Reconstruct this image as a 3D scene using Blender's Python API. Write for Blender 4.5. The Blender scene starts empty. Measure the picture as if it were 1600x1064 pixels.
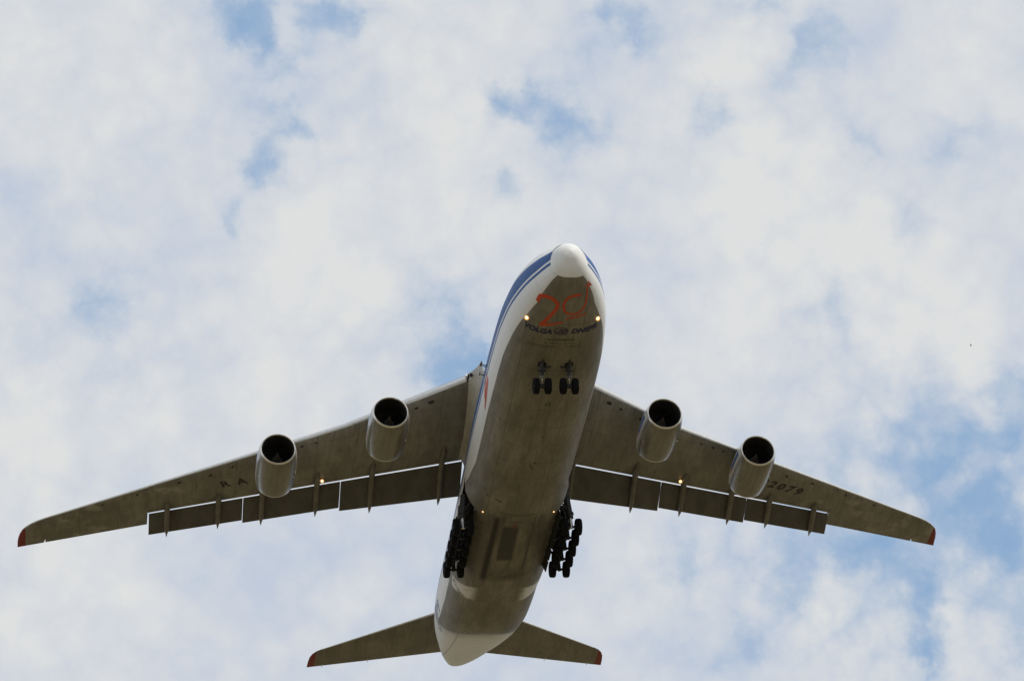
import bpy, math, random
import numpy as np
from mathutils import Vector, Matrix

random.seed(5)
sc = bpy.context.scene
COL = sc.collection
rad = math.radians

# ---------------------------------------------------------------- camera
PITCH = -3.5                                     # the aircraft flies slightly nose up
CAMP = Vector((-32.3205, -158.5615, -109.5235))  # camera seen from the aircraft's own frame
YAW, TILT, ROLL, FPX = 0.174030042, 0.578774599, -0.0875743493, 4654.864
RA = Matrix.Rotation(rad(PITCH), 3, 'X')
AIR_LOC = Vector((0, 0, 1.7)) - RA @ CAMP
fwd = Vector((math.sin(YAW)*math.cos(TILT), math.cos(YAW)*math.cos(TILT), math.sin(TILT)))
rgt = Vector((math.cos(YAW), -math.sin(YAW), 0)); upv = rgt.cross(fwd)
r2 = math.cos(ROLL)*rgt + math.sin(ROLL)*upv; u2 = -math.sin(ROLL)*rgt + math.cos(ROLL)*upv
cd = bpy.data.cameras.new('camera'); cam = bpy.data.objects.new('camera', cd); COL.objects.link(cam)
M = Matrix((RA @ r2, RA @ u2, -(RA @ fwd))).transposed().to_4x4()
M.translation = Vector((0, 0, 1.7)); cam.matrix_world = M
cd.sensor_width = 36; cd.lens = FPX/1600*36; cd.clip_start = .5; cd.clip_end = 30000
sc.camera = cam
def sky_dir(px, py):                              # direction of the sky towards a spot of the view
    d = RA @ (fwd + (px-800)/FPX*r2 - (py-532)/FPX*u2)
    return d.normalized()

# ---------------------------------------------------------------- node helpers
class X:
    """a socket with arithmetic"""
    def __init__(s, nt, sock): s.nt, s.k = nt, sock
    def _m(s, op, *o, clamp=False):
        n = s.nt.nodes.new('ShaderNodeMath'); n.operation = op; n.use_clamp = clamp
        for i, v in enumerate((s,)+o):
            if isinstance(v, X): s.nt.links.new(v.k, n.inputs[i])
            else: n.inputs[i].default_value = v
        return X(s.nt, n.outputs[0])
    def __add__(s, o): return s._m('ADD', o)
    def __sub__(s, o): return s._m('SUBTRACT', o)
    def __mul__(s, o): return s._m('MULTIPLY', o)
    def gt(s, o): return s._m('GREATER_THAN', o)
    def lt(s, o): return s._m('LESS_THAN', o)
    def abs(s): return s._m('ABSOLUTE')
    def max(s, o): return s._m('MAXIMUM', o)
    def min(s, o): return s._m('MINIMUM', o)
    def clamp(s): return s._m('ADD', 0.0, clamp=True)
    def inv(s): return (s*-1.0)+1.0
    def ramp(s, a, b, lo=0., hi=1., kind='SMOOTHSTEP'):
        n = s.nt.nodes.new('ShaderNodeMapRange'); n.interpolation_type = kind
        s.nt.links.new(s.k, n.inputs[0])
        for i, v in enumerate((a, b, lo, hi)): n.inputs[i+1].default_value = v
        return X(s.nt, n.outputs[0])
    def curve(s, pts, xs, ys):                    # y = curve(x): points scaled by xs, ys
        n = s.nt.nodes.new('ShaderNodeFloatCurve'); c = n.mapping.curves[0]
        P = sorted((p[0]/xs, p[1]/ys) for p in pts)
        while len(c.points) < len(P): c.points.new(.5, .5)
        for q, p in zip(c.points, P): q.location = p; q.handle_type = 'VECTOR'
        n.mapping.update(); v = s*(1/xs); s.nt.links.new(v.k, n.inputs['Value'])
        return X(s.nt, n.outputs[0])*ys
def mixc(nt, f, a, b):
    n = nt.nodes.new('ShaderNodeMix'); n.data_type = 'RGBA'
    for sock, v in ((n.inputs[0], f), (n.inputs[6], a), (n.inputs[7], b)):
        if isinstance(v, X): nt.links.new(v.k, sock)
        elif isinstance(v, (tuple, list)): sock.default_value = (*v, 1)
        else: sock.default_value = v
    return X(nt, n.outputs[2])
def noise(nt, vec, scale, detail=4, rough=.55, color=False, stretch=None, dist=0.):
    if stretch:
        mp = nt.nodes.new('ShaderNodeMapping'); mp.inputs['Scale'].default_value = stretch
        nt.links.new(vec.k, mp.inputs[0]); vec = X(nt, mp.outputs[0])
    n = nt.nodes.new('ShaderNodeTexNoise'); n.inputs['Scale'].default_value = scale
    n.inputs['Detail'].default_value = detail; n.inputs['Roughness'].default_value = rough
    n.inputs['Distortion'].default_value = dist
    nt.links.new(vec.k, n.inputs['Vector'])
    return X(nt, n.outputs['Color' if color else 'Fac'])
def vmath(nt, op, a, b):
    n = nt.nodes.new('ShaderNodeVectorMath'); n.operation = op
    for sock, v in zip(n.inputs, (a, b)):
        if isinstance(v, X): nt.links.new(v.k, sock)
        else: sock.default_value = v
    return X(nt, n.outputs['Value' if op in ('DISTANCE', 'LENGTH', 'DOT_PRODUCT') else 'Vector'])

# ---------------------------------------------------------------- sky, clouds, sun
SUNV = (RA @ Vector((.50, -.36, .79))).normalized()          # towards the sun
w = bpy.data.worlds.new('World'); sc.world = w; w.cycles.sampling_method = 'MANUAL'; w.cycles.sample_map_resolution = 256; w.use_nodes = True
nt = w.node_tree; nt.nodes.clear()
sky = nt.nodes.new('ShaderNodeTexSky'); sky.sky_type = 'NISHITA'; sky.sun_disc = False
sky.sun_elevation = math.asin(SUNV.z); sky.sun_rotation = math.atan2(SUNV.x, SUNV.y)
sky.air_density = 1.0; sky.dust_density = 1.2; sky.ozone_density = 1.5
tc = nt.nodes.new('ShaderNodeTexCoord'); D = X(nt, tc.outputs['Generated'])
STR = .1
def voro(vec, scale, smooth):
    n = nt.nodes.new('ShaderNodeTexVoronoi'); n.feature = 'SMOOTH_F1' if smooth else 'F1'; n.inputs['Scale'].default_value = scale
    if smooth: n.inputs['Smoothness'].default_value = smooth
    nt.links.new(vec.k, n.inputs['Vector'])
    return X(nt, n.outputs['Distance'])
def warped(scale, amount, detail):
    wv = vmath(nt, 'SUBTRACT', noise(nt, D, scale, detail, .6, True), (.5, .5, .5))
    s_ = nt.nodes.new('ShaderNodeVectorMath'); s_.operation = 'SCALE'; s_.inputs['Scale'].default_value = amount
    nt.links.new(wv.k, s_.inputs[0]); return vmath(nt, 'ADD', D, X(nt, s_.outputs[0]))
DW = warped(60, .026, 6)
DV = warped(42, .030, 5)
# clear gaps in the cloud sheet: (x, y, radius, strength) about the view
GAPS = [(372, 8, 42, .9), (388, 35, 40, .9), (405, 62, 36, .6), (430, 90, 45, .35), (452, 112, 36, .3), (490, 8, 45, .7), (530, 22, 42, .7), (558, 42, 32, .6), (600, 10, 40, .3), (445, 202, 45, .75), (478, 190, 34, .5),
        (405, 170, 36, .3), (418, 265, 40, .7), (412, 235, 34, .4), (371, 347, 26, .8), (385, 322, 24, .3), (775, 168, 44, .7), (800, 152, 40, .6), (825, 178, 46, .5), (790, 290, 42, .6), (815, 300, 40, .45),
        (160, 480, 55, .5), (120, 280, 60, .2), (665, 470, 55, .4), (725, 472, 50, .35), (720, 568, 60, .9), (745, 560, 46, .8), (690, 585, 55, .5), (905, 210, 55, .55), (870, 195, 45, .4), (960, 30, 48, .6), (992, 50, 40, .6),
        (925, 12, 45, .4), (890, 110, 50, .3), (1185, 5, 52, .8), (1290, 65, 48, .75), (1270, 85, 44, .4), (1115, 165, 46, .55), (1120, 185, 40, .3), (1340, 218, 46, .45), (1500, 222, 55, .5), (1280, 110, 70, .25), (1440, 335, 60, .2),
        (1150, 360, 70, .25), (1290, 490, 70, .35), (1430, 350, 40, .2), (1420, 712, 60, .7), (1478, 702, 50, .8), (1555, 688, 55, .75), (1580, 628, 60, .65), (1520, 760, 80, .4), (1340, 858, 60, .8), (1385, 850, 55, .6), (1530, 815, 75, .85), (1570, 850, 70, .7),
        (1232, 915, 46, .6), (1425, 950, 60, .95), (1445, 985, 48, .8), (1430, 905, 50, .5), (1452, 1012, 34, .8), (1150, 1005, 60, .5), (1080, 875, 70, .4), (1040, 895, 50, .3), (1590, 920, 70, .5), (1590, 1040, 60, .4), (1200, 860, 80, .3), (560, 905, 110, .12), (590, 520, 80, .1)]
# broad thin places and thick bright lumps
THIN = [(1460, 720, 230, .30), (1420, 900, 260, .32), (1560, 760, 200, .25), (1150, 880, 220, .15), (1150, 90, 240, .08), (850, 190, 140, .15), (440, 130, 170, .14), (160, 480, 160, .08), (720, 520, 130, .10), (1300, 480, 160, .06)]
LUMPS = [(170, 110, 220, .6), (30, 200, 150, .4), (650, 120, 170, .55), (690, 260, 150, .5), (490, 380, 170, .7), (740, 380, 120, .5), (120, 620, 260, .5), (130, 960, 260, .5), (400, 600, 240, .35), (1130, 100, 110, .35), (970, 270, 120, .4), (1190, 270, 170, .5),
         (1440, 110, 150, .6), (1250, 330, 170, .45), (1480, 400, 170, .5), (1570, 60, 130, .3), (1100, 480, 200, .4), (1380, 430, 150, .4), (1200, 600, 180, .4), (1480, 600, 110, .35), (1000, 960, 180, .35), (1300, 1000, 130, .35), (1540, 990, 110, .4), (1290, 950, 90, .3), (850, 60, 130, .3)]
def blobs(lst, V):
    tot = None
    for x, y, r, k in lst:
        b = vmath(nt, 'DISTANCE', V, tuple(sky_dir(x, y))).ramp(0, 1.35*r/FPX, k, 0)
        tot = b if tot is None else tot+b
    return tot
gap, thin, lump = blobs(GAPS, DW), blobs(THIN, DV), blobs(LUMPS, DV)
v1, v2 = voro(DV, 30, .9), voro(DW, 82, 0)
puff = (v1*.62 + v2*.38)                          # low in the heart of a puff, high in the seams between puffs
n1 = noise(nt, D, 70, 7, .6); n3 = noise(nt, D, 15, 3, .5)
seam_ = (puff-.40)*1.1 + (n1-.5)*.75
open_ = gap*.39 + thin*.36 + seam_*(gap*1.0+thin*2.2+.30).min(1.0) - lump*.10
clear = open_.ramp(-.10, .98)*.84
tex = seam_*-1.0 + (n3-.5)*-.9 + lump*.75 + .38
cloud = mixc(nt, tex.clamp(), (5.65, 6.20, 7.15), (7.35, 7.45, 7.45))
skyc = mixc(nt, .85, X(nt, sky.outputs[0]), (2.1, 3.95, 6.5))
col = mixc(nt, clear, cloud, skyc)
bg = nt.nodes.new('ShaderNodeBackground'); bg.inputs['Strength'].default_value = STR
nt.links.new(col.k, bg.inputs['Color'])
wo = nt.nodes.new('ShaderNodeOutputWorld'); nt.links.new(bg.outputs[0], wo.inputs[0])
sl = bpy.data.lights.new('sun', 'SUN'); sl.energy = 2.4; sl.angle = rad(.6); sl.color = (1, .95, .87)
so = bpy.data.objects.new('sun', sl); COL.objects.link(so)
so.rotation_euler = (-SUNV).to_track_quat('-Z', 'Y').to_euler(); so.location = (0, 0, 300)
sc.view_settings.view_transform = 'Standard'; sc.view_settings.look = 'None'
sc.view_settings.exposure = 0; sc.view_settings.gamma = 1

# ---------------------------------------------------------------- materials
def newmat(name, rough=.5, metal=0., coat=0., spec=.5):
    m = bpy.data.materials.new(name); m.use_nodes = True
    b = m.node_tree.nodes['Principled BSDF']
    b.inputs['Roughness'].default_value = rough; b.inputs['Metallic'].default_value = metal
    b.inputs['Coat Weight'].default_value = coat; b.inputs['Specular IOR Level'].default_value = spec
    b.inputs['Coat Roughness'].default_value = .12
    return m, m.node_tree, b
def coords(nt):
    t = nt.nodes.new('ShaderNodeTexCoord'); v = X(nt, t.outputs['Object'])
    s = nt.nodes.new('ShaderNodeSeparateXYZ'); nt.links.new(v.k, s.inputs[0])
    return v, X(nt, s.outputs[0]), X(nt, s.outputs[1]), X(nt, s.outputs[2])
def plain(name, c, rough=.5, metal=0., var=.15, scale=2., coat=0., stretch=None):
    m, nt, b = newmat(name, rough, metal, coat)
    v, x, y, z = coords(nt)
    f = noise(nt, v, scale, 5, .6, stretch=stretch).ramp(.3, .7)
    nt.links.new(mixc(nt, f, tuple(k*(1-var) for k in c), tuple(min(1, k*(1+var)) for k in c)).k, b.inputs['Base Color'])
    return m
GREY = (.252, .234, .190); WHITE = (.80, .80, .78); BLUE = (.038, .105, .285)
def seams(nt, q, pitch, width):                  # 1 on a thin line every pitch metres along q
    n = nt.nodes.new('ShaderNodeMath'); n.operation = 'PINGPONG'
    nt.links.new(q.k, n.inputs[0]); n.inputs[1].default_value = pitch/2
    return X(nt, n.outputs[0]).ramp(width, width*.4, 0, 1)
def box_mask(x, y, x0, x1, y0, y1, ex, ey):      # soft edged rectangle
    return x.ramp(x0-ex, x0+ex)*x.ramp(x1-ex, x1+ex, 1, 0)*y.ramp(y0-ey, y0+ey)*y.ramp(y1-ey, y1+ey, 1, 0)
def grime(nt, v, base, dark=.55, light=1.3):
    a = noise(nt, v, .55, 6, .62, stretch=(1, .35, 1)).ramp(.32, .72)
    c = noise(nt, v, 3.2, 5, .6, stretch=(1.4, .22, 1)).ramp(.38, .75)
    c1 = mixc(nt, a, tuple(k*.70 for k in base), tuple(k*1.18 for k in base))
    return mixc(nt, c*.6, c1, tuple(k*dark for k in base))

def fuselage_material():
    m, nt, b = newmat('fuselage_paint', .55, 0, .0, .25)
    v, x, y, z = coords(nt)
    ax = x.abs()
    gl = y.curve([(0, 1.62), (.8, 1.5), (1.9, 1.2), (3.3, .9), (4.6, .86), (6, .93), (8, 1.0), (10, 1.06), (14, 1.1), (18, 1.18), (22, 1.24), (24.5, 1.3),
                  (26, 1.62), (28, 2.05), (30, 2.4), (34, 2.7), (40, 2.6), (43, 1.75), (46, 1.85), (49, 2.25), (51.5, 2.9), (53.5, 3.6), (70, 8)], 70, 10)
    aft = (ax*ax*.36*.6 + 49.5)                   # the white tail cone begins here
    greyf = z.lt(gl)*(y-aft).ramp(-.7, .5, 1, 0)
    g = grime(nt, v, GREY)
    # wear and soot with a shape of its own on the belly, and a recess's painted shade
    dirt_shade = box_mask(x, y, -1.8, -1.3, 28.9, 38.6, .20, .5)*1.0
    dirt_shade = dirt_shade.max(box_mask(x, y, 1.17, 1.33, 28.6, 37.0, .07, .3)*.8)
    dirt_shade = dirt_shade.max(box_mask(x+(y-33)*-.02, y, -1.0, .25, 30.2, 35.4, .16, .35)*.86)  # central recess: its shade painted in as a dark rectangle
    dirt_shade = dirt_shade.max(box_mask(x, y, -.55, .5, 29.45, 29.62, .1, .06)*.6)
    dirt_shade = dirt_shade.max(box_mask(x, y, -2.0, 1.9, 37.4, 38.3, .5, .3)*noise(nt, v, 2.6, 5, .7).ramp(.45, .6)*.75)
    dirt_shade = dirt_shade.max(box_mask(x, y, -2.7, 2.7, 28.5, 38.5, .4, .6)*noise(nt, v, .7, 5, .65, stretch=(1, .25, 1)).ramp(.34, .7)*.7)
    dirt_shade = dirt_shade.max(box_mask(x, y, -2.6, 2.6, 36.5, 41.2, .5, 1.2)*noise(nt, v, .9, 5, .7, stretch=(1, .3, 1)).ramp(.45, .7)*.35)
    dirt_shade = dirt_shade.max(box_mask(x, y+x*x*.12, -1.6, 1.35, 28.42, 28.58, .15, .06)*.6)
    dirt_shade = dirt_shade.max(box_mask(x, y, -1.1, -.5, 12, 24, .3, 2)*noise(nt, v, .8, 4, .6, stretch=(1, .2, 1)).ramp(.4, .7)*.3)
    dirt_shade = dirt_shade.max(box_mask(x, y, .1, .5, 12.5, 24, .15, 2)*noise(nt, v, 1.1, 4, .6, stretch=(1, .2, 1)).ramp(.4, .65)*.4)
    for k in range(4):                            # panel ends beside the bay
        yy = 30.4+1.7*k
        dirt_shade = dirt_shade.max(box_mask(x, y, 1.35, 2.5, yy, yy+.12, .1, .05)*.4).max(box_mask(x, y, -2.7, -1.8, yy, yy+.12, .1, .05)*.35)
    sm = seams(nt, y, 2.35, .035).max(seams(nt, x+.55, 1.9, .03))*.42
    for px_, py_ in ((-2.62, 26.4), (-1.95, 26.5), (-1.78, 26.62), (-1.62, 26.72), (.2, 17.6), (.15, 21.2), (.05, 21.9), (-.1, 13.4)):
        dd = (x-px_)*(x-px_) + (y-py_)*(y-py_)
        dirt_shade = dirt_shade.max(dd.ramp(.004, .02, 1, 0)*.75)
    g = mixc(nt, dirt_shade.max(sm*z.lt(.6)), g, (.030, .028, .024))
    red = box_mask(x, y, -.36, .05, 29.75, 30.4, .04, .06)*.7
    g = mixc(nt, red, g, (.16, .055, .03))
    g = mixc(nt, ((ax*ax*.15)+49.45-y).abs().ramp(.05, .11, 1, 0)*ax.lt(1.3)*.8, g, (.03, .028, .025))
    lt_ = ax.ramp(1.5, 2.3)*y.gt(39.9)*y.lt(43.8)*(y+ax*-.5).ramp(39.0, 39.5)*noise(nt, v, .9, 4, .6).ramp(.35, .5)
    g = mixc(nt, lt_*z.lt(1.2)*y.lt(42.6)*.9, g, (.78, .77, .75))
    # white sides with blue stripes
    wn = noise(nt, v, .8, 5, .6, stretch=(1, .3, 1)).ramp(.3, .8)
    wh = mixc(nt, wn*.35, WHITE, tuple(k*.84 for k in WHITE))
    fr = seams(nt, y, 2.35, .03).max(seams(nt, z, 1.7, .025))*.22
    wh = mixc(nt, fr, wh, (.3, .3, .3))
    tail = y.gt(49)
    wh = mixc(nt, tail*seams(nt, z, .42, .05)*.25, wh, (.42, .40, .36))
    wh = mixc(nt, tail*((x+1.95)+(y-51.5)*-.025).abs().ramp(.03, .07, 1, 0)*.6, wh, (.3, .3, .3))
    lo = y.curve([(0, 2.72), (.93, 2.70), (2.2, 2.68), (3.9, 2.80), (5.3, 2.86), (7, 2.98), (9, 3.1), (16, 3.35), (30, 4.0), (70, 6.2)], 70, 10)
    up = y.curve([(0, 3.3), (1.1, 3.45), (2.1, 3.70), (2.8, 3.80), (3.7, 3.98), (6, 4.35), (10, 4.8), (20, 5.1), (30, 5.3), (70, 7.2)], 70, 10)
    band = z.gt(lo)*z.lt(up)
    thin = z.lt(lo-.17)*z.gt(lo-.40)
    thin2 = z.gt(up+.62)*z.lt(up+.80)
    stripes = band.max(thin).max(thin2)*y.lt(58)
    tailmark = z.gt(2.55+.0)*(z-(y-44)*.36).lt(1.75)*y.gt(49.2)*y.lt(53.2)*noise(nt, v, .9, 2, .5).gt(.47)
    bl = mixc(nt, wn, BLUE, tuple(k*1.25 for k in BLUE))
    wh = mixc(nt, stripes, wh, bl)
    wh = mixc(nt, tailmark*x.lt(0)*.8, wh, bl)
    upsweep_shade = (y-aft).ramp(-.5, 3.0, 1, 0)*(y-aft).gt(-1.0)*z.lt(y*.25-8.6)*noise(nt, v, .8, 5, .6).ramp(.2, .65)*.6  # shade of the upswept tail put into the white paint, broken by noise
    wh = mixc(nt, upsweep_shade, wh, (.26, .25, .225))
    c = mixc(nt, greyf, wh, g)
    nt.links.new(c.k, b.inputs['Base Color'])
    return m
def wing_material(name, tip, base=GREY):
    m, nt, b = newmat(name, .48, 0, .0, .4)
    v, x, y, z = coords(nt); ax = x.abs()
    g = grime(nt, v, base, .5)
    blot = noise(nt, v, .5, 6, .65).ramp(.52, .68)*ax.ramp(19, 27)
    g = mixc(nt, blot*.8, g, tuple(k*1.6 for k in base))
    sm = seams(nt, ax, 2.9, .03).max(seams(nt, y+ax*-.45, 1.55, .03))
    g = mixc(nt, sm*.5, g, (.05, .047, .04))
    g = mixc(nt, ax.gt(tip), g, (.22, .028, .022))
    nt.links.new(g.k, b.inputs['Base Color'])
    return m
M_FUS = fuselage_material()
M_WING = wing_material('wing_underside_paint', 36.02, (.250, .240, .208))
M_TAIL = wing_material('tailplane_paint', 12.08, tuple(k*.92 for k in GREY))
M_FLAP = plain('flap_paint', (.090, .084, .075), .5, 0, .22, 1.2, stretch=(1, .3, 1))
M_EDGE = plain('bare_leading_edge', (.66, .66, .64), .35, .25, .08, 3)
M_WHITE = plain('radome_white', (.80, .80, .77), .6, 0, .04, 1.5)
M_ROOT = plain('root_fairing_paint', (.40, .38, .32), .45, 0, .12, 1.2)
M_TRACK = plain('track_fairing_paint', (.155, .143, .115), .5, 0, .2, 1.5)
M_NAC = None
M_LIP = plain('polished_lip', (.80, .77, .70), .28, .75, .06, 4)
M_DARK = plain('dark_duct', (.022, .021, .020), .6, 0, .3, 2)
M_FAN = plain('fan_metal', (.035, .034, .033), .4, .6, .3, 5)
M_SPIN = plain('spinner_metal', (.13, .105, .085), .45, .1, .15, 5)
M_TYRE = plain('tyre_rubber', (.009, .009, .011), .9, 0, .25, 6); M_TYRE.node_tree.nodes['Principled BSDF'].inputs['Specular IOR Level'].default_value = .15
M_HUB = plain('hub_metal', (.04, .04, .04), .5, .4, .2, 8)
M_STRUT = plain('gear_strut_paint', (.030, .030, .030), .5, .2, .25, 4)
M_OLEO = plain('chrome_oleo', (.60, .59, .55), .25, .9, .05, 5)
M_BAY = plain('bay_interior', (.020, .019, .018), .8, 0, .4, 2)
M_ORANGE = plain('orange_decal', (.56, .070, .020), .5, 0, .10, 4)
M_NAVY = plain('navy_decal', (.010, .014, .065), .5, 0, .1, 4)
M_BLACK = plain('black_decal', (.014, .012, .012), .55, 0, .15, 4)
M_FAINT = plain('worn_decal', (.075, .068, .056), .6, 0, .25, 5)
M_FAIR = M_FUS
def nacelle_material():
    m, nt, b = newmat('nacelle_paint', .30, 0, .45)
    v, x, y, z = coords(nt)
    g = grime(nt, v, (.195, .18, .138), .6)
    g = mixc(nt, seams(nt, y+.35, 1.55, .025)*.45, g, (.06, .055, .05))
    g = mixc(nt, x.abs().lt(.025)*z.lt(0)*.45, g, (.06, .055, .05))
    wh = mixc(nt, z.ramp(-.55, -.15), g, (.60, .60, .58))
    bl = z.gt(-.12)*z.lt(.32)*y.gt(.55)*y.lt(2.9)
    wh = mixc(nt, bl, wh, BLUE)
    og = z.gt(-.1)*z.lt(.3)*y.gt(2.95)*y.lt(3.35)
    wh = mixc(nt, og, wh, (.6, .16, .05))
    nt.links.new(wh.k, b.inputs['Base Color'])
    return m
M_NAC = nacelle_material()
def lampmat(name, c, e):
    m, nt, b = newmat(name, .3)
    b.inputs['Base Color'].default_value = (*c, 1); b.inputs['Emission Color'].default_value = (*c, 1)
    b.inputs['Emission Strength'].default_value = e
    return m
M_LAMP = lampmat('lamp_glow', (1, .70, .34), 3.6)
M_HALO = lampmat('lamp_halo', (1, .50, .16), .55)  # warm halo round each lamp, painted as a faintly glowing ring
M_LAMP2 = lampmat('small_lamp_glow', (1, .72, .34), 2.2)

# ---------------------------------------------------------------- mesh helpers
class MB:
    def __init__(s): s.v, s.f, s.m = [], [], []
    def grid(s, P, closed=False, mi=0, skip=None):
        """P: list of rows of points, joined row to row"""
        o = len(s.v); n = len(P[0])
        for r in P: s.v += [tuple(p) for p in r]
        for i in range(len(P)-1):
            for j in range(n if closed else n-1):
                if skip and skip(i, j): continue
                k = (j+1) % n
                s.f.append((o+i*n+j, o+i*n+k, o+(i+1)*n+k, o+(i+1)*n+j)); s.m.append(mi(i, j) if callable(mi) else mi)
        return o
    def cap(s, pts, mi=0):
        o = len(s.v); s.v += [tuple(p) for p in pts]; s.f.append(tuple(range(o, o+len(pts)))); s.m.append(mi)
    def tube(s, a, b, ra, rb=None, n=14, mi=0):
        a, b = Vector(a), Vector(b); rb = ra if rb is None else rb
        d = (b-a).normalized(); p = d.orthogonal().normalized(); q = d.cross(p)
        R = [[c+r*(math.cos(t)*p+math.sin(t)*q) for t in [2*math.pi*k/n for k in range(n)]] for c, r in ((a, ra), (b, rb))]
        s.grid(R, True, mi); s.cap(R[0], mi); s.cap(R[1], mi)
    def box(s, lo, hi, mi=0):
        x0, y0, z0 = lo; x1, y1, z1 = hi; o = len(s.v)
        s.v += [(x0, y0, z0), (x1, y0, z0), (x1, y1, z0), (x0, y1, z0), (x0, y0, z1), (x1, y0, z1), (x1, y1, z1), (x0, y1, z1)]
        for f in ((0, 3, 2, 1), (4, 5, 6, 7), (0, 1, 5, 4), (1, 2, 6, 5), (2, 3, 7, 6), (3, 0, 4, 7)):
            s.f.append(tuple(o+i for i in f)); s.m.append(mi)
    def lathe(s, prof, axis='Y', n=32, c=(0, 0, 0), mi=0):
        """prof: (along, radius)"""
        R = []
        for a, r in prof:
            row = []
            for k in range(n):
                t = 2*math.pi*k/n; u, w_ = r*math.cos(t), r*math.sin(t)
                row.append((c[0]+u, c[1]+a, c[2]+w_) if axis == 'Y' else (c[0]+a, c[1]+u, c[2]+w_))
            R.append(row)
        s.grid(R, True, mi)
    def build(s, name, mats, parent=None, smooth=35, loc=None):
        me = bpy.data.meshes.new(name); me.from_pydata(s.v, [], s.f)
        for m in (mats if isinstance(mats, (list, tuple)) else [mats]): me.materials.append(m)
        for p, k in zip(me.polygons, s.m): p.material_index = k
        import bmesh
        bm = bmesh.new(); bm.from_mesh(me); bmesh.ops.remove_doubles(bm, verts=bm.verts, dist=1e-4)
        bmesh.ops.recalc_face_normals(bm, faces=bm.faces); bm.to_mesh(me); bm.free()
        if smooth:
            me.shade_smooth(); me.set_sharp_from_angle(angle=rad(smooth))
        o = bpy.data.objects.new(name, me); COL.objects.link(o)
        if parent: o.parent = parent
        if loc: o.location = loc
        return o
def tag(o, label, cat, group=None):
    o['label'] = label; o['category'] = cat
    if group: o['group'] = group

# ---------------------------------------------------------------- ground
def ground():
    b = MB(); R = []
    for r in (.0, 20, 60, 150, 400, 1000, 2500, 6000, 12000):
        R.append([(r*math.cos(t), r*math.sin(t), -.0 if r < 50 else .6*math.sin(r*.7+3*t)-.3) for t in [2*math.pi*k/48 for k in range(48)]])
    b.grid(R, True)
    m, nt, bs = newmat('dry_grass', .9)
    v, x, y, z = coords(nt)
    a = noise(nt, v, .004, 6, .6).ramp(.35, .65); c = noise(nt, v, .15, 6, .65).ramp(.3, .7)
    c1 = mixc(nt, a, (.155, .118, .050), (.190, .155, .085))
    nt.links.new(mixc(nt, c*.4, c1, (.10, .085, .04)).k, bs.inputs['Base Color'])
    o = b.build('ground', m); o['kind'] = 'structure'
ground()

# ---------------------------------------------------------------- fuselage shape
def pchip(xk, yk, x):
    xk = np.array(xk, float); yk = np.array(yk, float); h = np.diff(xk); d = np.diff(yk)/h
    m = np.zeros_like(yk); m[0] = d[0]; m[-1] = d[-1]
    for i in range(1, len(xk)-1):
        if d[i-1]*d[i] > 0:
            w1 = 2*h[i]+h[i-1]; w2 = h[i]+2*h[i-1]; m[i] = (w1+w2)/(w1/d[i-1]+w2/d[i])
    i = np.clip(np.searchsorted(xk, x)-1, 0, len(h)-1); t = (x-xk[i])/h[i]
    return (2*t**3-3*t**2+1)*yk[i]+(t**3-2*t**2+t)*h[i]*m[i]+(-2*t**3+3*t**2)*yk[i+1]+(t**3-t**2)*h[i]*m[i+1]
SK = [0, .08, .25, .5, .9, 1.5, 2.5, 4, 6, 8, 10, 13, 17, 24, 32, 40, 44, 48, 52, 56, 60, 63, 65.5, 67.2, 67.7]
FW = [.02, .36, .64, .93, 1.23, 1.62, 2.16, 2.73, 3.23, 3.47, 3.62, 3.70, 3.75, 3.76, 3.65, 3.6, 3.62, 3.6, 3.44, 3.06, 2.35, 1.74, 1.08, .46, .02]
FB = [2.8, 2.44, 2.12, 1.70, 1.30, .98, .63, .25, -.13, -.40, -.6, -.74, -.78, -.7, -.58, -.5, -.35, .15, 1.3, 2.7, 4.12, 5.19, 6.14, 6.86, 7.12]
FT = [2.84, 3.2, 3.48, 3.78, 4.0, 4.27, 4.8, 5.51, 6.17, 6.63, 7.0, 7.34, 7.63, 7.84, 7.93, 8.0, 8.06, 8.08, 8.1, 8.1, 8.0, 7.83, 7.65, 7.36, 7.14]
def ring(s, th):
    w_, b, t = (float(pchip(SK, k, np.array([s]))[0]) for k in (FW, FB, FT))
    zm = b+(t-b)*.43; c, q = np.cos(th), np.sin(th); n = np.where(q < 0, 2.7, 2.2)
    return w_*np.sign(c)*np.abs(c)**(2/n), np.where(q < 0, zm-(zm-b)*np.abs(q)**(2/n), zm+(t-zm)*np.abs(q)**(2/n))
_TH = np.linspace(-math.pi*1.5, math.pi*.5, 1441)      # from the crown round by starboard, keel, port
_cache = {}
def surf(a, s, eps=.012):
    """the point of the hull at arc length a (port positive) from the keel, lifted by eps"""
    k = round(s, 3)
    if k not in _cache:
        x, z = ring(s, _TH); j0 = 720
        L = np.concatenate([[0], np.cumsum(np.hypot(np.diff(x), np.diff(z)))]); L -= L[j0]
        _cache[k] = (x, z, L)
    x, z, L = _cache[k]
    px, pz = np.interp(a, L, x), np.interp(a, L, z)
    d = .05; tx, tz = np.interp(a+d, L, x)-np.interp(a-d, L, x), np.interp(a+d, L, z)-np.interp(a-d, L, z)
    h = math.hypot(tx, tz); nx, nz = tz/h, -tx/h
    return Vector((px+nx*eps, s, pz+nz*eps))

root = bpy.data.objects.new('cargo_plane', None); COL.objects.link(root)
root.location = AIR_LOC; root.rotation_euler = (rad(PITCH), 0, 0)
tag(root, 'huge white and grey four-engined cargo plane flying low overhead with wheels and flaps down', 'airplane')

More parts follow.
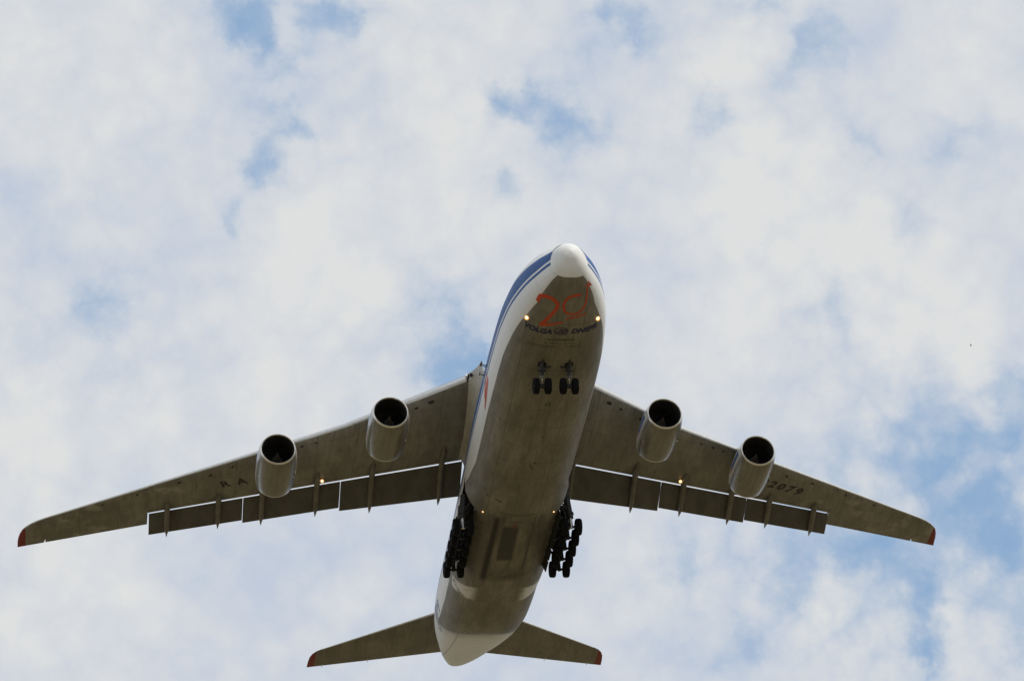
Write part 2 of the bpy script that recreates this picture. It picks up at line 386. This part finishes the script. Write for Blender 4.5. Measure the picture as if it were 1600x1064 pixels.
NT = 144
TH = np.linspace(0, 2*math.pi, NT, endpoint=False)
BAY = (29.2, 37.9)
rings_s = sorted(set([round(x, 3) for x in np.concatenate([np.linspace(.9, 3, 22), np.linspace(3, 12, 40), np.linspace(12, 29.2, 40), np.linspace(29.2, 37.9, 18),
                                                          np.linspace(37.9, 60, 52), np.linspace(60, 67.7, 34)])]))
def bay_j(i_s, j):                                # is this hull cell part of a wheel bay opening
    s = rings_s[i_s]
    if not (BAY[0]-.01 <= s < BAY[1]-.01): return False
    x, z = RZ[i_s][0][j], RZ[i_s][1][j]
    k = (j+1) % NT; zc = .5*(z+RZ[i_s][1][k])
    return .42 < zc < 3.0-.0 and abs(x) > 2
RZ = [ring(s, TH) for s in rings_s]
b = MB()
b.grid([[(x, s, z) for x, z in zip(*r)] for s, r in zip(rings_s, RZ)], True, skip=bay_j)
fus = b.build('fuselage', M_FUS, root, 50)
# radome: a cap that stands a little proud of the nose door
b = MB(); rs = [0, .03, .08, .16, .25, .37, .5, .7, .84, .9, .9]
R = []
for i, s in enumerate(rs):
    x, z = ring(max(s, .004), TH); k = 1.014 if i < len(rs)-1 else .97
    cz = 2.7
    R.append([(p*k, s-.02+.10*max(0, (q-2.2))*s/.9, cz+(q-cz)*k) for p, q in zip(x, z)])
b.grid(R, True); b.cap(R[0]); b.build('radome', M_WHITE, fus, 40)

# wheel bay liners
for sg in (-1, 1):
    b = MB(); y0, y1, z0, z1, xi = BAY[0], BAY[1], .30, 3.15, 1.7
    xo = 3.3
    def P(x, y, z): return (sg*x, y, z)
    rows = [[P(xo-.62*(z < 1), y0-.05, z), P(xi, y0-.05, z), P(xi, y1+.05, z), P(xo-.62*(z < 1), y1+.05, z)] for z in (z0, z1)]
    b.grid(rows); b.cap(rows[0]); b.cap(rows[1])
    for k in range(6):
        y = y0+.7+k*1.5; b.box((min(sg*1.72, sg*2.0), y, .5), (max(sg*1.72, sg*2.0), y+.12, 3.0))
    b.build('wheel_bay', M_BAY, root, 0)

for sg in (-1, 1):                                 # five dark door leaves hang along the lower lip of each bay
    for k in range(5):
        y0 = BAY[0]+.15+1.74*k; y1 = y0+1.60; b = MB()
        z2 = -.32; rows = []
        for th_ in (0, .05):
            rows.append([(sg*(3.02-th_), y0, .40), (sg*(3.18-th_), y0+.02, .05), (sg*(3.26-th_), y0+.06, z2), (sg*(3.26-th_), y1-.06, z2), (sg*(3.18-th_), y1-.02, .05), (sg*(3.02-th_), y1, .40)])
        b.grid(rows, True); b.cap(rows[0]); b.cap(rows[1])
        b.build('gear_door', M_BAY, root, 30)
# gear fairing blister round the lower hull
def fair_rows():
    TL = np.linspace(-math.pi*1.055, math.pi*.055, 120)
    S = sorted(set([round(x, 3) for x in np.concatenate([np.linspace(23.7, 29.2, 34), np.linspace(29.2, 37.9, 18), np.linspace(37.9, 43.9, 40)])]))
    R, Z = [], []
    for s in S:
        x, z = ring(s, TL); tx, tz = np.gradient(x), np.gradient(z); h = np.hypot(tx, tz); nx, nz = tz/h, -tx/h
        if nz[60] > 0: nx, nz = -nx, -nz
        row = []
        for i in range(len(TL)):
            sf = 24.0+max(0, z[i]+.35)*1.55; se = 41.3+min(2.3, max(0, (abs(x[i])-1)*.55))
            f = min(max((s-sf)/1.1, 0), 1); f = f*f*(3-2*f)
            g = min(max((se-s)/2.6, 0), 1); g = g**.6
            h_ = min(max((3.0-z[i])/1.2, 0), 1)
            d = .17*f*g*h_ - .02*(1-min(1, f*g*h_*12))
            row.append((x[i]+nx[i]*d, s, z[i]+nz[i]*d))
        R.append(row); Z.append((x, z))
    return S, R, Z
S_, R_, Z_ = fair_rows()
def fskip(i, j):
    if not (BAY[0]-.01 <= S_[i] < BAY[1]-.01): return False
    zc = .5*(Z_[i][1][j]+Z_[i][1][j+1]); return .42 < zc < 3.0 and abs(Z_[i][0][j]) > 2
b = MB(); b.grid(R_, skip=fskip)
b.build('gear_fairing', M_FUS, root, 40)

# ---------------------------------------------------------------- hull markings
def catmull(P, n=10):
    P = [np.array(p, float) for p in P]; Q = [2*P[0]-P[1]]+P+[2*P[-1]-P[-2]]; out = []
    for i in range(1, len(Q)-2):
        for k in range(n):
            t = k/n; a, b_, c, d = Q[i-1], Q[i], Q[i+1], Q[i+2]
            out.append(.5*((2*b_)+(c-a)*t+(2*a-5*b_+4*c-d)*t*t+(3*b_-3*c+d-a)*t**3))
    return out+[P[-1]]
def ribbon(mb, P, w0, w1=None, mi=0, smooth=True, eps=.014):
    w1 = w0 if w1 is None else w1
    C = catmull(P) if smooth else [np.array(p, float) for p in P]
    T = np.gradient(np.array(C), axis=0); rows = []
    for i, (c, t) in enumerate(zip(C, T)):
        t = t/np.linalg.norm(t); n = np.array([-t[1], t[0]]); w_ = .5*(w0+(w1-w0)*i/(len(C)-1))
        rows.append([surf(*(c+n*w_), eps), surf(*c, eps), surf(*(c-n*w_), eps)])
    mb.grid(rows)
def text_flat(txt, size, shear=0., bold=0., spacing=1.):
    """triangles of a text, baseline at y = 0, centred on x"""
    c = bpy.data.curves.new('lettering', 'FONT'); c.body = txt; c.size = size; c.shear = shear; c.offset = bold
    c.align_x = 'CENTER'; c.space_character = spacing; c.resolution_u = 3
    o = bpy.data.objects.new('lettering', c); COL.objects.link(o)
    bpy.context.view_layer.update()
    me = bpy.data.meshes.new_from_object(o.evaluated_get(bpy.context.evaluated_depsgraph_get()))
    V = [tuple(v.co) for v in me.vertices]; F = [tuple(p.vertices) for p in me.polygons]
    bpy.data.objects.remove(o); bpy.data.curves.remove(c); bpy.data.meshes.remove(me)
    return V, F
def put_text(mb, txt, size, fn, **k):
    V, F = text_flat(txt, size, **k); o = len(mb.v)
    mb.v += [tuple(fn(x, y)) for x, y, z in V]; mb.f += [tuple(o+i for i in f) for f in F]; mb.m += [0]*len(F)
b = MB()                                           # the orange 20 with its arrow
ribbon(b, [(-2.05, 3.20), (-1.99, 2.91), (-1.87, 2.68), (-1.53, 2.52), (-1.17, 2.50), (-.84, 2.67), (-.64, 2.97), (-.70, 3.36), (-.95, 3.84), (-1.22, 4.36), (-1.50, 4.80)], .27, .25)
ribbon(b, [(-1.66, 4.90), (-1.2, 4.80), (-.83, 4.70), (-.09, 4.47)], .30, .12)
ribbon(b, [(.84, 2.16), (.44, 2.18), (.1, 2.30), (-.15, 2.58), (-.23, 2.94), (-.20, 3.3), (.0, 3.6), (.33, 3.74), (.75, 3.68), (1.03, 3.48), (1.2, 3.15), (1.28, 2.76), (1.28, 2.37), (1.29, 1.98), (1.33, 1.66)], .21, .10)
A_ = [surf(*p, .016) for p in ((1.38, 1.40), (1.74, 1.86), (1.36, 1.70), (1.02, 1.62))]
b.cap([A_[0], A_[1], A_[2]]); b.cap([A_[0], A_[2], A_[3]])
def years(x, y):
    t = (x+.75)/1.5; return surf(.72+x, 4.14-.36*(t-.5)-y, .014)
put_text(b, 'YEARS', .40, years, bold=.012, spacing=1.25)
b.build('anniversary_marking', M_ORANGE, fus, 0)
b = MB()
put_text(b, 'VOLGA', .58, lambda x, y: surf(-1.74+x, 5.62-y), shear=.25, bold=.030, spacing=1.04)
put_text(b, 'DNEPR', .58, lambda x, y: surf(1.50+x, 5.52-y), shear=.25, bold=.030, spacing=1.04)
E_ = [(-.12+.46*math.cos(t), 5.32+.32*math.sin(t)) for t in [2*math.pi*k/24 for k in range(25)]]
ribbon(b, E_, .05)
ribbon(b, [(-.55, 5.42), (-.25, 5.35), (-.1, 5.15), (.0, 5.45), (.2, 5.2), (.28, 5.5)], .08)
ribbon(b, [(-.35, 5.55), (-.05, 5.48), (.3, 5.62)], .07); ribbon(b, [(-.25, 5.2), (.0, 5.25), (.15, 5.05)], .06)
b.build('airline_name', M_NAVY, fus, 0)
b = MB(); rr = random.Random(3)                    # three worn lines too small to read
for a0, a1, s0, s1, h in ((-1.15, 1.08, 6.18, 6.14, .17), (-1.1, 1.15, 6.5, 6.52, .10), (-2.3, 1.3, 6.84, 6.80, .11)):
    a = a0
    while a < a1:
        l = rr.uniform(.05, .15); t = (a-a0)/(a1-a0); s = s0+(s1-s0)*t
        if rr.random() > .14: ribbon(b, [(a, s+rr.uniform(-.015, .015)), (a+l*.75, s)], h*rr.uniform(.7, 1.05), smooth=False)
        a += l
b.build('small_print', M_FAINT, fus, 0)
b = MB()                                           # orange emblem tip low on the starboard side
def side(s, z, sg=-1):
    x, zz = ring(s, _TH); m = (x*sg > 0) & (zz < 7); i = np.abs(np.where(m, zz-z, 99)).argmin(); return Vector((x[i]+sg*.014, s, zz[i]))
b.grid([[side(15.0, 2.75), side(15.0, 2.2)], [side(15.8, 2.62), side(15.8, 1.95)], [side(16.6, 2.35), side(16.6, 1.75)], [side(17.8, 1.62), side(17.8, 1.56)]])
b.grid([[side(15.5, 3.3), side(15.5, 3.05)], [side(16.3, 3.0), side(16.3, 2.65)], [side(16.9, 2.55), side(16.9, 2.1)], [side(17.8, 1.68), side(17.8, 1.62)]])
b.build('emblem', M_ORANGE, fus, 0)

# ---------------------------------------------------------------- wings
def le(x): return 20.75+(x-3.5)*.785 if x < 12.6 else 27.89+(x-12.6)*.616
TIP = [(34.6, 41.45), (35.1, 41.80), (35.6, 42.25), (36.0, 42.75), (36.25, 43.15), (36.45, 43.75), (36.58, 44.4), (36.64, 45.0)]
def le_tip(x):
    return le(x) if x <= 34.6 else float(np.interp(x, *zip(*TIP)))
def te(x): return 36.5+(x-3.5)*(5.5/23.3) if x < 26.8 else 42.0+(x-26.8)*.357
def gapl(x): return 31.75+(x-3.5)*.360
def tk(t): return 5*.12*(.2969*math.sqrt(t)-.126*t-.3516*t*t+.2843*t**3-.1036*t**4)
def wz(x, s, up=False):                            # height of the wing's skin
    l = le_tip(x); c = te(x)-l; t = min(max((s-l)/c, 0), 1)
    z = 6.5-.22*t; y = tk(t)*c
    return z+(1.25 if up else -.78)*y
TF = [0, .002, .006, .013, .025, .045, .08, .14, .22, .32, .44, .56, .68, .80, .90, 1.0]
def wing(sg):
    b = MB()
    def station(x, s_end):
        l = le_tip(x); c = s_end-l
        lo = [(sg*x, l+t*c, wz(x, l+t*c)) for t in TF]; u = [(sg*x, l+t*c, wz(x, l+t*c, True)) for t in TF]
        return lo[::-1]+u[1:]
    def mi(i, j): return 1 if abs(j+.5-15) < 3.0 else 0
    xs = [2.6, 3.5, 4.5, 6, 8, 10, 11.6, 12.6, 13.6, 16, 19, 22, 24.5, 26.75]
    def cove(x):
        r = station(x, gapl(x)-.42); k = min(.12, .02*(te(x)-le(x))); g = gapl(x)
        return [(sg*x, g, wz(x, g)+k*.2), (sg*x, g-.41, wz(x, g-.42)+k)]+r+[(sg*x, g, wz(x, g, True))]
    R = [cove(x) for x in xs]; b.grid(R, mi=lambda i, j: mi(i, j-2)); b.cap(R[0]); b.cap(R[-1])
    b.grid([[r[0], r[-1]] for r in R], mi=0)
    xs = [26.76, 28.5, 30.5, 32.5, 34.0, 34.50]
    R = [station(x, te(x)) for x in xs]; b.grid(R, mi=mi); b.cap(R[0]); b.cap(R[-1])
    xs = [34.50, 34.62, 35.1, 35.6, 36.0, 36.25, 36.45, 36.58, 36.64]
    R = [station(x, te(x)-(.5 if x < 34.55 else 0)) for x in xs]; b.grid(R, mi=mi); b.cap(R[0]); b.cap(R[-1])
    # drain and inspection holes behind the leading edge
    for x, ds, l, w_ in ((6.6, .75, .45, .16), (7.6, .8, .28, .14), (9.3, .85, .26, .14), (14.6, .65, .2, .1), (15.6, .6, .3, .1), (16.5, .6, .2, .1), (20.6, .55, .2, .1),
                         (22.2, .75, .28, .12), (24.5, .5, .3, .1), (27.6, .45, .2, .1), (30.2, .4, .2, .08)):
        s = le(x)+ds; q = []
        for k in range(10):
            t = 2*math.pi*k/10; xx, yy = x+l*.5*math.cos(t), s+l*.3*math.cos(t)+w_*math.sin(t); q.append((sg*xx, yy, wz(xx, yy)-.006))
        b.cap(q, 2)
    return b.build('wing', [M_WING, M_EDGE, M_BLACK], root, 30)
FLAPS = [(3.45, 12.345, 3.25, 2.75), (12.40, 19.585, 2.45, 2.35), (19.63, 26.66, 2.1, 2.0)]
DEFL = rad(24)
def flap_prof(c):
    P = []
    for t in (1, .8, .6, .4, .25, .12, .05, .015): P.append((t*c, -.055*c*math.sin(math.pi*min(1, t*1.6+.02)*.5)*(1-t)**.6))
    P.append((0, 0))
    for t in (.015, .05, .12, .25, .4, .6, .8, 1): P.append((t*c, .085*c*(math.sqrt(t)*1.6 if t < .12 else (.554+.446*math.sin((t-.12)/.3*math.pi/2) if t < .42 else 1))*(1-t)**.75))
    return P
def flap_pt(x, u, v, c):
    g = gapl(x)+.05; z = wz(x, gapl(x))-.02-.014*c
    return (g+u*math.cos(DEFL)+v*math.sin(DEFL), z-u*math.sin(DEFL)+v*math.cos(DEFL))
def flap(sg, wob, x0, x1, c0, c1):
    b = MB(); R = []
    for k in range(7):
        x = x0+(x1-x0)*k/6; c = c0+(c1-c0)*k/6
        R.append([(sg*x, *flap_pt(x, u, v, c)) for u, v in flap_prof(c)])
    b.grid(R); b.cap(R[0]); b.cap(R[-1])
    if c0 > 0:                                     # dark scuffed strip near the segment's inner joint
        x_ = x1-.2 if x0 < 10 else x0+.4
    return b.build('flap', M_FLAP, wob, 30)
TRACKS = [(5.0, 29.4), (10.1, 31.9), (14.15, 33.6), (18.2, 36.0), (21.45, 36.9), (25.3, 38.3)]
def track(sg, wob, x, s0):
    c = next(c0+(c1-c0)*(x-x0)/(x1-x0) for x0, x1, c0, c1 in FLAPS if x0 <= x <= x1)
    ge, ze = flap_pt(x, c*1.12, -.12, c); gm, zm = flap_pt(x, c*.35, -.12, c)
    L_ = gapl(x)-.3-s0; d1 = min(.5, .25*L_); d2 = min(1.4, .62*L_)
    pts = [(s0, wz(x, s0)+.02, .03, .02), (s0+d1, wz(x, s0+d1)-.05, .15, .14), (s0+d2, wz(x, s0+d2)-.16, .21, .25), (gapl(x)-.3, wz(x, gapl(x)-.3)-.22, .22, .32),
           (max(gm, gapl(x)+.5), zm-.12, .22, .34), ((gm+ge)/2, (zm+ze)/2-.12, .19, .30), (ge-.35, ze+.12, .11, .18), (ge+.15, ze-.02, .015, .02)]
    C = catmull(pts, 5); b = MB(); R = []
    for s, z, w_, h in C:
        R.append([(sg*x+w_*math.cos(t), s, z+h*math.sin(t)) for t in [2*math.pi*k/16 for k in range(16)]])
    b.grid(R, True); b.cap(R[0]); b.cap(R[-1])
    b.build('flap_track', M_TRACK, wob, 40)
def lamp(parent, p, r, n, mat, depth=.12, name='landing_light'):
    """a round lamp: housing ring and glowing lens facing n"""
    b = MB(); n = Vector(n).normalized(); p = Vector(p)
    b.tube(p-n*depth, p+n*.02, r*1.25, r*1.25, 16, 0)
    q = n.orthogonal().normalized(); q2 = n.cross(q)
    rows = [[p+n*(.03+.25*r*(1-k*k))+r*k*(math.cos(t)*q+math.sin(t)*q2) for t in [2*math.pi*i/16 for i in range(16)]] for k in (1, .8, .5, .05)]
    b.grid(rows[1:], True, 1); b.cap(rows[-1], 1)
    ro = [[p+n*(.035-.02*k)+r*(1+.55*k)*(math.cos(t)*q+math.sin(t)*q2) for t in [2*math.pi*i/16 for i in range(16)]] for k in (-.36, 0, .5, 1)]
    b.grid(ro, True, 2)
    b.build(name, [M_STRUT, mat, M_HALO], parent, 40)
for sg in (-1, 1):
    W_ = wing(sg)
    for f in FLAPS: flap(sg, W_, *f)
    for t in TRACKS: track(sg, W_, *t)
    zz = wz(13.8, 34.5)
    lamp(W_, (sg*13.8, 34.72, zz-.16), .10, (-.05, -.9, -.4), M_LAMP, .25)
    # pale fillet between hull and wing
    b = MB(); R = []
    for x_, dl, dz in ((4.16, .12, -.07), (4.11, .08, .05), (3.99, .03, .11), (3.86, -.05, .23), (3.73, -.15, .44), (3.61, -.28, .76), (3.51, -.45, 1.2), (3.42, -.70, 1.75), (3.32, -1.1, 2.5)):
        l = le(x_)+dl; e = gapl(x_)-.44; row = []; x = x_
        for t in (0, .01, .03, .06, .12, .25, .45, .7, .9, 1):
            s = l+(e-l)*t; x = 3.32+(x_-3.32)*(1-.42*min(1, t*1.6)); row.append((sg*x, s, wz(x, max(s, le(x)+.01))-dz*min(1, .5+(t*5)**.5)*(1-.45*t)+(.15 if t == 0 else 0)))
        R.append([(sg*x_, l+.15, 7.0), (sg*x_, l-.02, 6.72-.45*max(dz, 0))]+row)
    b.grid(R); b.build('wing_root_fairing', M_ROOT, root, 45)
    b = MB()                                       # slat end and vents at the root
    b.tube((sg*4.28, 21.05, 6.62), (sg*4.34, 21.6, 6.35), .10, .05, 8, 0)
    b.build('slat_end', M_WHITE, W_, 40)
    b = MB(); b.tube((sg*4.14, 21.05, 6.66), (sg*4.2, 21.45, 6.3), .08, .06, 8); b.build('slat_hinge', M_BLACK, W_, 40)
    b = MB(); b.tube((sg*3.98, 20.92, 6.66), (sg*3.99, 21.0, 6.45), .11, .09, 8); b.build('air_vent', M_BLACK, W_, 40)
    b = MB(); tilt = math.atan(.36)
    ct, st = math.cos(tilt), math.sin(tilt)
    def wt(x0, s0):
        def fn(u, v):                              # letters run towards port, tops to the leading edge
            if sg < 0: dx, ds = u*ct-v*st, -u*st-v*ct
            else: dx, ds = u*ct+v*st, u*st-v*ct
            X_, S__ = x0+dx, s0+ds; return (X_, S__, wz(abs(X_), S__)-.010)
        return fn
    if sg < 0:
        put_text(b, 'R', 1.15, wt(-20.95, 35.95), bold=.035)
        put_text(b, 'A', 1.15, wt(-19.70, 35.5), bold=.035)
    else:
        for k, ch in enumerate('82079'):
            x0 = 20.36+.77*k; put_text(b, ch, 1.20, wt(x0, 35.93+(x0-21.13)*.50), bold=.045, shear=.05)
    b.build('registration', M_BLACK, W_, 0)

# ---------------------------------------------------------------- engines
def engine(cx, cs, cz):
    prof = [(0, 1.225), (.015, 1.25), (.05, 1.275), (.12, 1.30), (.5, 1.385), (1.0, 1.44), (1.8, 1.475), (2.7, 1.485), (3.4, 1.475), (3.9, 1.45), (4.3, 1.41), (4.62, 1.36)]
    b = MB(); b.lathe(prof[3:], n=56, mi=0)
    b.lathe([(4.62, 1.36), (4.63, 1.33), (4.4, 1.31), (3.6, 1.33)], n=56, mi=1)
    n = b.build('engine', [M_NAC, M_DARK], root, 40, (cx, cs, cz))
    b = MB(); b.lathe(prof[:4][::-1]+[(.02, 1.195), (.06, 1.178), (.12, 1.168)], n=56); b.build('inlet_lip', M_LIP, n, 60)
    b = MB(); b.lathe([(.12, 1.168), (.3, 1.15), (.7, 1.14), (1.0, 1.15), (1.55, 1.16)], n=48)
    b.lathe([(1.6, 1.16), (1.62, .05)], n=48); b.build('inlet_duct', M_DARK, n, 60)
    b = MB()
    for k in range(33):
        t = 2*math.pi*k/33; rows = []
        for i in range(5):
            r = .36+.78*i/4; tw = rad(25+38*i/4); hw = .10+.02*i
            e = Vector((-math.sin(t), 0, math.cos(t))); c = Vector((r*math.cos(t), 1.48, r*math.sin(t)))
            d = e*math.sin(tw)*hw+Vector((0, math.cos(tw)*hw, 0)); rows.append([c-d, c+d])
        b.grid(rows)
    b.build('fan', M_FAN, n, 0)
    b = MB(); b.lathe([(.60, .004), (.66, .03), (.8, .07), (1.05, .135), (1.3, .20), (1.5, .26)], n=24); b.build('spinner', M_SPIN, n, 50)
    b = MB(); b.lathe([(3.7, .90), (4.4, .86), (5.0, .74), (5.6, .58), (5.62, .55), (5.2, .52)], n=32)
    b.lathe([(5.0, .38), (5.6, .33), (6.1, .05)], n=24); b.build('core_nozzle', M_FAN, n, 50)
    b = MB(); b.lathe([(4.53, 1.378), (4.635, 1.366), (4.64, 1.34)], n=56); b.build('nozzle_rim', M_LIP, n, 60)
    # pylon: lens shaped slab from the cowl up to the wing
    R = []; ax = abs(cx); sl_ = le(ax)-cs
    for k, (f, hw) in enumerate(((0, .02), (.05, .14), (.2, .24), (.45, .27), (.7, .22), (.9, .12), (1, .03))):
        y0, y1 = 1.1, 7.6
        y = y0+(y1-y0)*f; zl = 1.30 if f < .45 else 1.30+(f-.45)*.55*2.2
        y2 = sl_-.15+(y1+.9-sl_+.15)*f
        zt = (wz(ax, max(cs+y2, le(ax)+.02))-cz)+.15 if y2 > sl_ else 6.55-cz
        R.append([(-hw, y, zl-.1), (-hw, y2, zt), (hw, y2, zt), (hw, y, zl-.1)])
    b = MB(); b.grid(R, True); b.cap(R[0]); b.cap(R[-1]); b.build('pylon', M_TRACK, n, 40)
    b = MB()
    for sx in (-1, 1):
        b = MB(); a = rad(-32); b.tube((sx*1.40*math.cos(a), 2.55, 1.40*math.sin(a)), (sx*1.50*math.cos(a), 2.62, 1.50*math.sin(a)), .06, .05, 8)
        b.build('drain_mast', M_LIP, n, 40)
for sg in (-1, 1):
    engine(sg*9.98, 20.97, 3.39); engine(sg*17.76, 25.5, 3.05)

# ---------------------------------------------------------------- tail
def tailplane(sg):
    b = MB(); R = []
    TT = [(11.6, 64.28), (12.05, 64.68), (12.35, 65.15), (12.55, 65.75), (12.64, 66.6), (12.67, 67.3)]
    def l(x): return 58.0+(x-2.8)*.712 if x <= 11.6 else float(np.interp(x, *zip(*TT)))
    def e(x): return 65.05+(x-2)*.236
    for x in (.5, 2, 3, 5, 7.5, 10, 11.6, 11.85, 12.05, 12.35, 12.55, 12.64, 12.67):
        a, c = l(x), e(x)-l(x)
        if x == 11.6 or x == 11.85: pass
        def z(t, k): return 7.05+.0*x+k*tk(t)*c*.8
        R.append([(sg*x, a+t*c, z(t, -.9)) for t in TF[::-1]]+[(sg*x, a+t*c, z(t, .9)) for t in TF[1:]])
    b.grid(R, mi=lambda i, j: 1 if abs(j+.5-15) < 3.0 and i < 6 else 0); b.cap(R[0]); b.cap(R[-1])
    t = b.build('tailplane', [M_TAIL, M_EDGE], root, 30)
    for x in (7.6, 11.4):
        b = MB(); b.tube((sg*x, e(x)-.35, 6.98), (sg*x, e(x)+.25, 7.02), .035, .02, 6)
        b.build('static_wick', M_WHITE, t, 0)
for sg in (-1, 1): tailplane(sg)
b = MB(); R = []
for z, l, c in ((7.4, 51.5, 14.5), (8.4, 53.6, 12.6), (10, 55.5, 11.3), (13, 59.0, 9.2), (16, 62.4, 7.0), (16.5, 63.4, 6.0)):
    R.append([(-tk(t)*c*.85, l+t*c, z) for t in TF[::-1]]+[(tk(t)*c*.85, l+t*c, z) for t in TF[1:]])
b.grid(R); b.cap(R[0]); b.cap(R[-1]); b.build('tail_fin', plain('fin_paint', BLUE, .4, 0, .1, 1), root, 30)

# ---------------------------------------------------------------- landing gear
def wheel_mesh(name, R, w_):
    b = MB(); h = w_/2
    b.lathe([(-h*.55, R*.50), (-h*.85, R*.58), (-h, R*.74), (-h*.92, R*.90), (-h*.6, R*.985), (-h*.3, R), (-h*.28, R*.985), (-h*.1, R*.985), (-h*.08, R), (h*.08, R), (h*.1, R*.985),
             (h*.28, R*.985), (h*.3, R), (h*.6, R*.985), (h*.92, R*.90), (h, R*.74), (h*.85, R*.58), (h*.55, R*.50)], 'X', 30, mi=0)
    for s in (-1, 1): b.lathe([(s*h*.55, R*.50), (s*h*.35, R*.44), (s*h*.5, R*.2), (s*h*.75, R*.16), (s*h*.75, .01)], 'X', 20, mi=1)
    return b
def put_wheel(parent, proto, p):
    if proto.parent is None and not proto.get('used'):
        o = proto; o['used'] = 1
    else:
        o = proto.copy(); COL.objects.link(o)
        if 'used' in o: del o['used']
    o.parent = parent; o.location = p; o.rotation_euler = (random.uniform(0, 6), 0, 0)
    return o
wm = wheel_mesh('wheel', .635, .47).build('wheel', [M_TYRE, M_HUB], None, 40)
for sg in (-1, 1):
    for k in range(5):
        s = 29.95+1.6*k; x, z = sg*4.03, -.93
        b = MB()
        b.tube((x-.55, s, z), (x+.55, s, z), .10, .10, 12, 0)
        b.tube((x, s, z-.12), (x-sg*.02, s-.05, z+.75), .13, .13, 14, 1 if k == 0 else 0)
        b.tube((x-sg*.02, s-.05, z+.7), (x-sg*.22, s-.1, z+2.6), .24, .27, 16, 0)
        b.tube((x-sg*.02, s-.05, z+.98), (x-sg*.05, s-.05, z+1.12), .30, .30, 16, 2)
        b.tube((x, s+.05, z+.02), (x-sg*.1, s+.75, z+.72), .07, .07, 8, 0)
        b.tube((x-sg*.1, s+.75, z+.72), (x-sg*.15, s+.05, z+1.5), .07, .07, 8, 0)
        b.tube((x-sg*.05, s-.05, z+1.3), (sg*2.5, s+.1, z+1.9), .11, .13, 10, 0)
        b.tube((x-sg*.05, s-.1, z+1.2), (sg*3.0, s-.6, z+2.3), .07, .07, 8, 2)
        g = b.build('main_gear', [M_STRUT, M_OLEO, M_STRUT], root, 40)
        for d in (-.525, .525): put_wheel(g, wm, (x+d, s, z))
wn_ = wheel_mesh('wheel', .56, .42).build('wheel', [M_TYRE, M_HUB], None, 40)
for sg in (-1, 1):
    x, s, z = sg*.93-.06, 9.45, -1.75
    b = MB()
    b.tube((x-.45, s, z), (x+.45, s, z), .10, .10, 12, 0); b.tube((x-.16, s, z), (x+.16, s, z), .17, .17, 14, 0)
    b.tube((x, s+.02, z-.05), (x, s-.32, z+.62), .085, .085, 14, 1)
    b.tube((x, s-.25, z+.48), (x, s-.72, z+1.45), .145, .19, 16, 0)
    b.tube((x, s-.28, z+.50), (x, s-.34, z+.62), .19, .19, 16, 2)
    b.tube((x, s-.50, z+.92), (x, s-.56, z+1.05), .23, .23, 16, 0)
    b.tube((x-.24, s-.50, z+.95), (x+.24, s-.50, z+.95), .10, .10, 10, 0)
    b.tube((x, s+.0, z+.10), (x, s+.16, z+.55), .06, .05, 8, 0); b.tube((x, s+.16, z+.55), (x, s-.25, z+.85), .05, .06, 8, 0)
    b.tube((x, s-.45, z+.85), (x, s-1.2, z+1.35), .07, .07, 8, 0)
    b.tube((x, s-.6, z+1.05), (x+sg*-.62, s-.5, z+1.25), .06, .06, 8, 0)
    g = b.build('nose_gear', [M_STRUT, M_OLEO, M_TRACK], root, 40)
    for d in (-.41, .41): put_wheel(g, wn_, (x+d, s, z))
    b = MB()                                       # open leg well: a dark plate let into the belly
    P_ = [surf(x+dx, s-.75+dy, .010) for dx, dy in ((-.26, -.2), (.26, -.2), (.3, .05), (.26, .3), (-.26, .3), (-.3, .05))]
    b.cap(P_); b.build('leg_well', M_BAY, root, 0)
# lamps in the hull
for sg, a, s in ((-1, None, 4.85), (1, None, 4.75)):
    p = Vector(side(s, .74 if sg < 0 else .66, sg)); lamp(root, p+Vector((sg*.02, -.02, -.02)), .115, (sg*.2, -.85, -.45), M_LAMP, .22)
for sg in (-1, 1):
    p = side(28.95, .0-.06, sg); lamp(root, p+Vector((sg*.08, 0, -.14)), .055, (0, -.85, -.5), M_LAMP2, .12, 'marker_light')
# blade aerials and probes
b = MB()
for x, s in ((.12, 13.2), (-.1, 21.5)):
    b = MB(); p = surf(x, s, 0); b.grid([[p+Vector((0, -.2, .02)), p+Vector((0, .2, .02))], [p+Vector((0, .0, -.28)), p+Vector((0, .18, -.28))]])
    b.build('blade_aerial', M_BLACK, root, 0)
p = side(15.4, 3.75)
for dy, dz in ((0, 0), (.55, .25), (1.15, -.1)):
    b = MB(); b.tube(p+Vector((.05, dy, dz)), p+Vector((-.38, dy-.05, dz+.12)), .035, .03, 8); b.tube(p+Vector((-.36, dy-.32, dz+.12)), p+Vector((-.36, dy+.1, dz+.12)), .035, .03, 8)
    b.build('air_probe', M_BLACK, root, 40)

# ---------------------------------------------------------------- a bird far off
b = MB()
b.lathe([(-.22, .005), (-.18, .03), (-.08, .055), (.06, .05), (.2, .02), (.26, .004)], n=10)
for sg in (-1, 1):
    b.grid([[(sg*.03, -.07, .02), (sg*.03, .07, .02)], [(sg*.2, -.09, .10), (sg*.2, .06, .09)], [(sg*.42, -.01, .06), (sg*.42, .05, .06)]])
bird = b.build('bird', plain('bird_feathers', (.06, .06, .065), .8), None, 40)
bird.location = Vector((0, 0, 1.7))+sky_dir(1517, 539.5)*620; bird.rotation_euler = (0, rad(18), rad(70))
tag(bird, 'tiny dark bird far off in the clouds to the right of the plane', 'bird')
if 'used' in wm: del wm['used']
if 'used' in wn_: del wn_['used']
